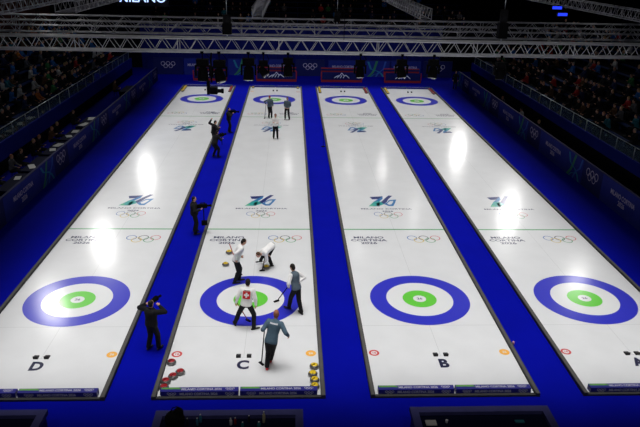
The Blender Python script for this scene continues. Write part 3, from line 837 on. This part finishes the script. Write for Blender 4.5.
# a few people behind the right boards
for k, (y, coat) in enumerate(((26.2, 'white'), (30.6, 'dark'), (22.5, 'black'))):
    st = thing('stool', 'black stool behind the right boards under the person in %s' % coat, 'stool', (15.6, y, ZC), 'media stools')
    MB().lathe([(.0, .40), (.17, .40), (.18, .42), (.17, .445), (0, .445)], m_black).build('seat', st)
    for a in range(4):
        c_, s_ = math.cos(a * PI / 2 + .8), math.sin(a * PI / 2 + .8)
        MB().tube([(c_ * .10, s_ * .10, .40), (c_ * .17, s_ * .17, .0)], .013, m_black, 6).build('leg', st)
    spectator((15.6, y, ZC), -PI / 2, coat, 'person in a %s top seated alone behind the right boards' % coat, 'people behind the right boards', rnd.choice(HM))

# ------------------------------------------------------------------ far end
def team_bench(x, L, lab):
    t = thing('team_bench', lab, 'bench', (x, 43.4, ZC), 'team benches')
    MB().box(-L / 2, L / 2, 0, .06, 0, .98, m_navy2).build('front_panel', t)
    b = MB(); b.box(-L / 2 - .03, L / 2 + .03, -.03, .08, 0, .22, m_benchred); b.box(-L / 2 - .06, -L / 2 + .04, -.03, .08, .2, .98, m_benchred); b.box(L / 2 - .04, L / 2 + .06, -.03, .08, .2, .98, m_benchred)
    b.build('red_trim', t)
    b = MB(); b.box(-L / 2, L / 2, .75, 1.15, .40, .46, m_benchred); b.build('seat', t)
    b = MB(); b.box(-L / 2, L / 2, 1.15, 1.21, .46, 1.22, m_benchred); b.box(-L / 2, L / 2, 1.10, 1.16, .95, 1.12, m_navy2); b.build('backrest', t)
    for sx in (-L / 2 + .1, L / 2 - .16): MB().box(sx, sx + .06, .78, 1.18, 0, .40, m_black).build('leg', t)
    q = MB(); RX = Matrix.Rotation(PI / 2, 4, 'X')
    pts = [(-.75, -.18), (-.42, .02), (-.30, -.06), (0, .30), (.28, 0.0), (.40, .10), (.75, -.18)]
    for (x0, y0), (x1, y1) in zip(pts, pts[1:]): q.add([(x0, y0 - .05, 0), (x1, y1 - .05, 0), (x1, y1 + .05, 0), (x0, y0 + .05, 0)], [(0, 1, 2, 3)], m_white)
    for xx in (-.30, 0, .28): q.add([(xx - .18, -.2, 0), (xx - .10, -.2, 0), (xx + .06, .10, 0), (xx - .0, .12, 0)], [(0, 1, 2, 3)], m_white)
    q.xf(T(0, -.006, .60) @ RX).build('emblem', t)
for x, L, i in ((-9.6, 3.2, 0), (-3.1, 3.9, 1), (3.35, 4.0, 2), (9.45, 3.6, 3)):
    team_bench(x, L, 'red-trimmed dark bench with a white peak emblem behind the far end of sheet %s' % LET[i])
bk = [(-14.2, 'rings'), (-11.0, 'text'), (-6.6, 'swirl'), (-3.2, 'text'), (.3, 'rings'), (3.8, 'text'), (7.2, 'swirl'), (10.2, 'text'), (13.6, 'rings')]
ORD9 = ['at the far left corner', 'behind the bench of sheet D', 'left of the bench of sheet C', 'behind the bench of sheet C', 'between the benches of sheets C and B', 'behind the bench of sheet B', 'left of the bench of sheet A', 'behind the bench of sheet A', 'at the far right corner']
for (x, kd), o9 in zip(bk, ORD9):
    o = board_unit(kd, {'text': 4.4, 'swirl': 2.3, 'rings': 2.4}[kd], 1.35) if False else None
    t = board_unit(kd, 3.2 if kd == 'text' else 3.0, 1.65)
    t.location = (x, 46.6, ZC + .001); t['group'] = 'boards across the far end'
    t['label'] = {'text': 'navy board with white lettering', 'swirl': 'board with teal and green swirls', 'rings': 'dark board with five pale rings'}[kd] + ' standing ' + o9
d = thing('drape', 'wide pleated blue drape hung across the far end of the hall', 'drape', (-1.5, 49.8, 0))
m = MB(); pts = []
n = 240
for k in range(n + 1):
    x = -16 + 32 * k / n; pts.append((x, .10 * math.sin(k * 1.05)))
vs = [(x, y, z) for z in (ZC, 4.6) for x, y in pts] + [(x, y + .03, z) for z in (ZC, 4.6) for x, y in pts]; q = n + 1
m.add(vs, [(k, k + 1, q + k + 1, q + k) for k in range(n)] + [(2 * q + k + 1, 2 * q + k, 3 * q + k, 3 * q + k + 1) for k in range(n)] + [(q + k, q + k + 1, 3 * q + k + 1, 3 * q + k) for k in range(n)], m_drape, True)
m.build('cloth', d); MB().tube([(-16.1, 0, 4.62), (16.1, 0, 4.62)], .03, m_rail).build('rail', d)
for xx in (-16, -8, 0, 8, 16): MB().tube([(xx, .3, ZC), (xx, .3, 4.6)], .03, m_black).build('post', d)
# far terrace behind the drape
t = thing('seating_terrace', 'dark spectator terrace rising behind the blue drape', 'grandstand', (0, 0, 0))
m = MB()
for k in range(5): m.box(-24, 24, 50.6 + .9 * k, 55.5 if k == 4 else 50.6 + .9 * (k + 1), ZC, 4.3 + .5 * k, m_conc)
m.build('steps', t)
for k in range(5):
    n = 0; x = -17.0 + rnd.random()
    while x < 17 and n < 20:
        if rnd.random() < .30:
            coat = rnd.choice(PAL_R)
            spectator((x, 50.6 + .9 * k + .62, 4.3 + .5 * k - (.0)), 0, coat, '%s-coated person above the blue drape, %s row, %s from the left' % (coat, NUM[k], NUM[n]), 'spectators at the far end', rnd.choice(HM)); n += 1
        x += .8
    b = MB().box(-17.5, 17.5, 50.6 + .9 * k + .45, 50.6 + .9 * k + .8, 4.3 + .5 * k + .37, 4.3 + .5 * k + .43, m_seat)
    for xx in range(-17, 18, 2): b.box(xx, xx + .06, 50.6 + .9 * k + .5, 50.6 + .9 * k + .7, 4.302 + .5 * k, 4.3 + .5 * k + .38, m_seat)
    tag(b.build('bench_row'), 'dark blue bench above the drape at the far end, %s row up' % NUM[k], 'bench', 'terrace benches')

# lit sign
t = thing('lit_sign', 'lit blue-white letter sign high on the far left', 'sign', (-16.6, 48, 7.28))
MB().box(-2.6, 2.6, .06, .25, -.8, .9, m_signbox).build('box', t)
w = text_mb('MILANO', 1.25, m_sign, .01, extr=.02); w.xf(T(0, .03, .0) @ Matrix.Rotation(PI / 2, 4, 'X')); w.build('letters', t)
for xx in (-2.2, 2.2): MB().tube([(xx, .15, .9), (xx, .15, 9.6)], .02, m_black).build('cable', t)

# ------------------------------------------------------------------ trusses
def truss(label, a, b, h, dpt, zig, r=.027, rb=.014, m_alu=m_alu):
    """box truss from a to b (centres), vertical size h, horizontal size dpt"""
    a, b = V(a), V(b); d = (b - a).normalized(); sd = d.cross(V((0, 0, 1))).normalized(); up = V((0, 0, 1)); L = (b - a).length
    t = thing('lighting_truss', label, 'truss', a, 'aluminium trusses')
    for su in (-1, 1):
        for ss in (-1, 1):
            o = up * (su * h / 2) + sd * (ss * dpt / 2)
            MB().tube([o, o + d * L], r, m_alu, 8).build('chord', t)
    n = int(L / zig); m = MB(); z = L / n
    for k in range(n):
        for ss in (-1, 1):
            p0 = d * (z * k) + sd * (ss * dpt / 2); p1 = d * (z * (k + .5)) + sd * (ss * dpt / 2); p2 = d * (z * (k + 1)) + sd * (ss * dpt / 2)
            m.tube([p0 - up * h / 2, p1 + up * h / 2], rb, m_alu, 6); m.tube([p1 + up * h / 2, p2 - up * h / 2], rb, m_alu, 6)
        for su in (-1, 1):
            m.tube([d * (z * k) + up * (su * h / 2) - sd * dpt / 2, d * (z * (k + .5)) + up * (su * h / 2) + sd * dpt / 2], rb, m_alu, 6)
    br = m
    q = 0
    while q < L:
        f = MB()
        for ss in (-1, 1): f.tube([d * q + sd * (ss * dpt / 2) - up * h / 2, d * q + sd * (ss * dpt / 2) + up * h / 2], rb * 1.3, m_alu, 6)
        merge(br, f, Matrix.Identity(4)); q += 3.6
    br.build('bracing', t)
    for k in (.12, .5, .88):
        p = d * (L * k) + up * (h / 2); MB().tube([p, p + up * (16.97 - a.z - h / 2)], .012, m_black, 6).build('hanging_cable', t)
    return t
ZT = 8.62
truss('long aluminium truss nearest the viewer, carrying the hanging stage lights', (-16.5, 3.25, ZT), (17, 3.25, ZT), .47, .47, .62, .034, .0115)
truss('second aluminium truss behind the nearest one, across the hall', (-18.5, 12.2, 8.24), (19.5, 12.2, 8.24), .53, .5, .9, .024, .012, m_alu_shaded)
truss('third aluminium truss back, parallel to the two nearer ones', (-20, 15.6, 8.18), (21, 15.6, 8.18), .53, .5, 1.1, .024, .012, m_alu_shaded)
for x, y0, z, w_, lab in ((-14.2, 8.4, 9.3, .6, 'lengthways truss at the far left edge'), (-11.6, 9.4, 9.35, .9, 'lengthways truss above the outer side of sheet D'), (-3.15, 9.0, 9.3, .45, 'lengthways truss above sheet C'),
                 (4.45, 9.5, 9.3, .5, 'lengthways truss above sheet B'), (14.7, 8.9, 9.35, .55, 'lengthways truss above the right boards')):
    truss('aluminium ' + lab, (x, y0, z), (x, 42, z), .45, w_, .7, .024, .013, m_alu_shaded)

# hanging stage lights
def moving_light(name, label, x, ztop, drop, tilt, yaw, s=1.0, double=False):
    zt = ZT - .235 - .03
    t = thing(name, label, 'stage light', (x, 3.02, zt), 'stage lights under the nearest truss')
    dz = drop
    MB().box(-.06 * s, .06 * s, -.05, .05, -.03, .06, m_black).build('clamp', t)
    MB().tube([(0, 0, -.02), (0, 0, -dz * .30)], .02, m_black).build('hanger', t)
    MB().box(-.21 * s, .21 * s, -.16 * s, .16 * s, -dz * .30 - .22 * s, -dz * .30, m_black).build('base', t)
    zy = -dz * .30 - .22 * s
    yk = MB(); yk.box(-.25 * s, .25 * s, -.06, .06, zy - .05, zy, m_black)
    for sx in (-1, 1): yk.box(sx * .25 * s - .03, sx * .25 * s + .03, -.07, .07, zy - .38 * s, zy, m_black)
    yk.build('yoke', t)
    h = MB(); h.lathe([(.10 * s, -.26 * s), (.17 * s, -.20 * s), (.19 * s, .0), (.20 * s, .22 * s), (.17 * s, .25 * s)], m_black, n=16)
    M = T(0, 0, zy - .32 * s) @ Rz(yaw) @ Matrix.Rotation(PI - tilt, 4, 'X'); h.xf(M); hd = h.build('lamp_head', t)
    l = MB(); l.lathe([(.0, .255 * s), (.165 * s, .252 * s), (.165 * s, .235 * s)], m_lens, n=16); l.xf(M); l.build('lens', hd)
    c = MB(); c.tube([(.10, 0, .02), (.26 * s, .02, -dz * .25), (.22 * s, .03, -dz * .4), (.12 * s, .03, -dz * .32)], .012, m_black, 6); c.build('cable', t)
    return t
ML = [(-4.85, .72, .2, 0, 1.0, 'first stage light from the left under the nearest truss'), (-4.25, .85, .5, .6, 1.0, 'second stage light from the left, beside the first'),
      (-3.20, .55, .3, 0, 1.0, 'third stage light from the left, at the far left corner of sheet C'), (-2.66, .80, .9, .8, .75, 'fourth stage light from the left, hanging low with a tilted square head'),
      (-1.77, .45, .2, 0, .85, 'fifth stage light from the left, above the right part of sheet C'), (.86, .60, .3, 0, .8, 'sixth stage light from the left, above the left corner of sheet B'),
      (2.38, .45, .4, .3, .85, 'seventh stage light from the left, above the gap between sheets B and A'), (3.55, .42, .4, -.4, .85, 'eighth stage light from the left, above the far end of sheet A'),
      (6.04, .60, .2, 0, .8, 'last stage light on the right end of the nearest truss')]
for x, dr, ti, ya, s, lab in ML: moving_light('stage_light', 'black ' + lab, x, 0, dr, ti, ya, s)
# black lamp hanging lower on the left, in front of the far house of sheet D
t = thing('hanging_camera', 'black robotic camera hanging in front of the far house of sheet D', 'camera', (-4.52, 2.75, 8.35))
MB().tube([(0, .25, 0), (0, .0, -.2), (0, 0, -1.0)], .035, m_black).build('pole', t)
MB().box(-.17, -.07, -.12, .12, -1.42, -.95, m_black).build('bracket', t)
b = MB(); b.box(-.05, .20, -.15, .15, -1.40, -1.16, m_black); b.build('body', t)
b = MB(); b.lathe([(.07, 0), (.07, .13), (.09, .14), (.09, .22)], m_black, n=16); b.xf(T(.20, 0, -1.30) @ Matrix.Rotation(PI / 2, 4, 'Y')); b.build('lens', t)
# chain hoists
def hoist(label, x, y, z, w, h):
    t = thing('chain_hoist', label, 'hoist', (x, y, z), 'chain hoists')
    MB().box(-w / 2, w / 2, -w / 2, w / 2, 0, h * .55, m_black).build('motor', t)
    MB().lathe([(w * .35, h * .55), (w * .48, h * .6), (w * .42, h), (w * .1, h * 1.02)], m_blacksoft, n=14).build('chain_bag', t)
    MB().tube([(0, 0, h), (0, 0, 16.98 - z)], .014, m_rail, 6).build('chain', t)
    MB().tube([(0, 0, -.12), (0, 0, .0)], .02, m_rail, 6).build('hook', t)
hoist('black chain hoist above the nearest truss over sheet C', -3.95, 3.25, 9.0, .32, .66)
hoist('black chain hoist above the nearest truss over sheet A', 6.02, 3.25, 9.0, .32, 1.0)
hoist('black chain hoist on the second truss, above the middle of the hall', 0.6, 12.2, 8.65, .30, .5)
# blue LED fixtures on the right truss
for k, (x, y) in enumerate(((14.05, 18.6), (14.15, 17.9))):
    t = thing('led_light', 'glowing blue light bar hung on the right lengthways truss, %s one' % ('farther' if k == 0 else 'nearer'), 'stage light', (x, y, 9.05 - .32 * k), 'blue light bars')
    MB().box(-.32, .32, -.02, .16, -.10, .12, m_black).build('housing', t); MB().box(-.28, .28, -.035, -.02, -.07, .09, m_ledblue).build('lamp_face', t)
    MB().tube([(0, .05, .12), (.6 if k == 0 else .5, .05, .30)], .02, m_black).build('mounting_bracket', t)

# ------------------------------------------------------------------ scorers' desks at the near end
def desk(x0, x1, ytop, label, right_leg=True):
    z = .75; y0 = ytop - 1.7
    t = thing('scorer_desk', label, 'desk', ((x0 + x1) / 2, ytop, ZC), 'desks at the near end'); hw = (x1 - x0) / 2; z -= ZC
    b = MB(); b.box(-hw + .05, hw - .05, -1.65, -.05, 0, z - .14, m_desk); b.build('body', t)
    r = MB(); r.box(-hw, hw, -.22, 0, z - .14, z, m_rim); r.box(-hw, -hw + .20, -1.7, -.22, z - .14, z, m_rim); r.box(hw - .20, hw, -1.7, -.22, z - .14, z, m_rim); r.build('rim', t)
    MB().box(-hw + .2, hw - .2, -1.65, -.22, z - .14, z - .11, m_desktop).build('work_surface', t)
    return z - .11 + ZC
zt = desk(-11.6, -7.87, -6.99, 'dark navy scorer desk in front of sheet D')
desk(-5.10, -1.32, -7.08, 'dark navy scorer desk with bottles on it in front of sheet C')
desk(1.48, 5.15, -7.04, 'dark navy scorer desk with a notebook in front of sheet B')
def bottle(x, y, m, label, h=.24, r=.035, capm=None):
    o = thing('bottle', label, 'bottle', (x, y, zt), 'bottles on the desk')
    MB().lathe([(r * .9, 0), (r, .01), (r, h * .62), (r * .8, h * .72), (r * .4, h * .82), (r * .38, h * .9)], m, n=14).build('body', o)
    MB().lathe([(r * .45, h * .9), (r * .45, h), (r * .3, h * 1.005)], capm or m_white, n=12).build('bottle_cap', o)
m_bw = mat('water_blue', (.06, .25, .42), .15); m_bt = mat('bottle_teal', (.03, .20, .24), .2); m_bc = mat('bottle_cream', (.70, .62, .42), .3); m_br = mat('bottle_red', (.35, .03, .04), .3); m_bd = mat('bottle_dark', (.03, .03, .05), .3)
bottle(-3.92, -7.42, m_bw, 'tall blue bottle on the desk, leftmost one', .25, .04)
bottle(-3.99, -7.52, m_bw, 'blue bottle standing beside the leftmost one on the desk', .22, .036)
bottle(-4.24, -7.50, m_bd, 'dark bottle between the black bag and the blue bottles', .20)
bottle(-3.15, -7.52, m_white, 'white bottle on the desk next to a red one', .20, .04)
bottle(-3.04, -7.50, m_br, 'red bottle on the desk next to the white one', .20, .035)
bottle(-2.32, -7.45, m_bc, 'cream bottle standing alone on the right half of the desk', .34, .042)
bottle(-2.44, -7.62, m_bt, 'teal bottle just left of the cream bottle', .16, .05)
bottle(-2.85, -7.62, m_bt, 'squat teal bottle right of the red bottle', .16, .04)
bottle(-2.70, -7.40, m_bd, 'small dark bottle in the middle of the desk', .18, .035)
b = thing('bag', 'black bag slumped on the left end of the desk before sheet C', 'bag', (-4.55, -7.50, zt + .012))
q = MB(); q.ell((0, 0, .19), (.26, .22, .20), m_blacksoft); q.ell((.10, .02, .34), (.13, .12, .16), m_blacksoft); q.box(-.2, .2, -.16, .16, .002, .08, m_blacksoft); o = q.build('sack', b); remesh(o, .02, 6)
MB().tube([(-.10, 0, .36), (-.04, 0, .50), (.08, 0, .55), (.16, 0, .45)], .014, m_black, 6).build('strap', b)
flush()
o = MB().box(-.14, .14, -.10, .10, 0, .015, m_paper).build('notebook', None, (1.95, -7.55, zt + .001)); tag(o, 'white notebook on the desk before sheet B', 'notebook')
o = MB().lathe([(.03, 0), (.035, .01), (.036, .09), (.03, .092)], m_white, n=14).build('paper_cup', None, (2.35, -7.55, zt + .001)); tag(o, 'small white cup right of the notebook', 'cup')
o = MB().box(-.12, .12, -.05, .05, 0, .03, m_bt).build('case', None, (4.25, -7.55, zt + .001)); tag(o, 'small teal case on the right end of the desk before sheet B', 'case')
# small things at the bumpers
t = thing('microphone_stand', 'thin black microphone stand at the left bumper of sheet B', 'microphone stand', (.47, 20.3, ZC))
MB().lathe([(.14, 0), (.14, .02), (.02, .035)], m_black, n=16).build('base', t); MB().tube([(0, 0, .03), (0, 0, 1.0)], .014, m_black).build('pole', t); MB().tube([(0, 0, 1.0), (-.06, .2, 1.15)], [.02, .028], m_black).build('microphone', t)
o = MB().lathe([(.03, 0), (.042, .01), (.042, .10), (.03, .12)], mat('tag_pink', (.45, .2, .28), .5), n=14).build('marker', None, (5.64, -3.0, ZC + .001)); tag(o, 'small pink marker standing at the right bumper of sheet B', 'marker')

# ------------------------------------------------------------------ lights
def area(name, loc, sx, sy, power, spread, rot=(0, 0, 0), col=(1, 1, 1)):
    l = bpy.data.lights.new(name, 'AREA'); l.shape = 'RECTANGLE'; l.size = sx; l.size_y = sy; l.energy = power; l.spread = math.radians(spread); l.color = col
    o = bpy.data.objects.new(name, l); C.objects.link(o); o.location = loc; o.rotation_euler = rot; return o
area('ice_lighting', (0, 17.4, 7.2), 24.2, 46.5, 3450, 42, col=(1, .985, .97))
def spot(loc, tgt, power, ang, rad, col=(1, .98, .96), blend=.6):
    l = bpy.data.lights.new('flood_or_fill', 'SPOT'); l.energy = power; l.spot_size = math.radians(ang); l.spot_blend = blend; l.shadow_soft_size = rad; l.color = col
    o = bpy.data.objects.new('flood_or_fill', l); C.objects.link(o); o.location = loc; d = V(tgt) - V(loc); o.rotation_euler = d.to_track_quat('-Z', 'Y').to_euler(); return o
# rows of floodlights above both terraces and a few single lamps over the middle sheets
for x, y, z, pw in ((-18.3, 51, 12.4, 800), (-18.2, 32, 12.4, 1050), (-18.9, 20.9, 12.4, 1000), (18.9, 55, 10.4, 750), (20.6, 39.5, 12.4, 1150), (21.3, 24.4, 12.4, 420)):
    spot((x, y, z), (x * .31, y - 17 - (y > 38) * 8, 0), pw, 84, .75)
for x, y, pw in ((-2.0, 54.1, 130), (5.5, 55.2, 60), (9.5, 53.9, 140), (4.3, 30.8, 70), (10.8, 39.2, 90)): spot((x, y, 12.4), (x - .3, y - 18, 0), pw, 60, .16)
for x in (-9, -3, 3, 9): spot((x, -17, 14.5), (x * .9, 8, 0), 1250, 60, .4)  # unseen fill spots added behind the camera to brighten front faces
# dim fill light added over the terraces and toward the far drape
area('terrace_fill', (-21.5, 27, 13.5), 6, 36, 85, 120, col=(.5, .72, 1))
area('terrace_fill', (21.5, 27, 13.5), 6, 36, 34, 120, col=(.6, .75, 1))
area('far_wash', (-1.5, 35.0, 12.5), 30, 1.5, 250, 60, (math.radians(40), 0, 0), (.7, .8, 1))
w = bpy.data.worlds.new('hall_dark'); sc.world = w; w.use_nodes = True
w.node_tree.nodes['Background'].inputs[0].default_value = (.25, .35, .9, 1); w.node_tree.nodes['Background'].inputs[1].default_value = .004

# ------------------------------------------------------------------ camera
cx, cy, cz, p, yw, r, f = -1.659073687, -20.737363149, 11.721450663, 0.382131929, 0.04906048, 0.021499472, 645.048
fwd = V((math.sin(yw) * math.cos(p), math.cos(yw) * math.cos(p), -math.sin(p))); rt = V((math.cos(yw), -math.sin(yw), 0)); up = rt.cross(fwd)
r2 = rt * math.cos(r) + up * math.sin(r); u2 = up * math.cos(r) - rt * math.sin(r)
cam = bpy.data.cameras.new('camera'); co = bpy.data.objects.new('camera', cam); C.objects.link(co)
M = Matrix((r2, u2, -fwd)).transposed().to_4x4(); M.translation = (cx, cy, cz); co.matrix_world = M
cam.sensor_width = 36; cam.lens = f * 36 / 640; cam.clip_end = 300
sc.camera = co
vs = sc.view_settings
vs.view_transform = 'Standard'; vs.look = 'None'; vs.exposure = 0; vs.gamma = 1
try: vs.use_curve_mapping = False
except Exception: pass
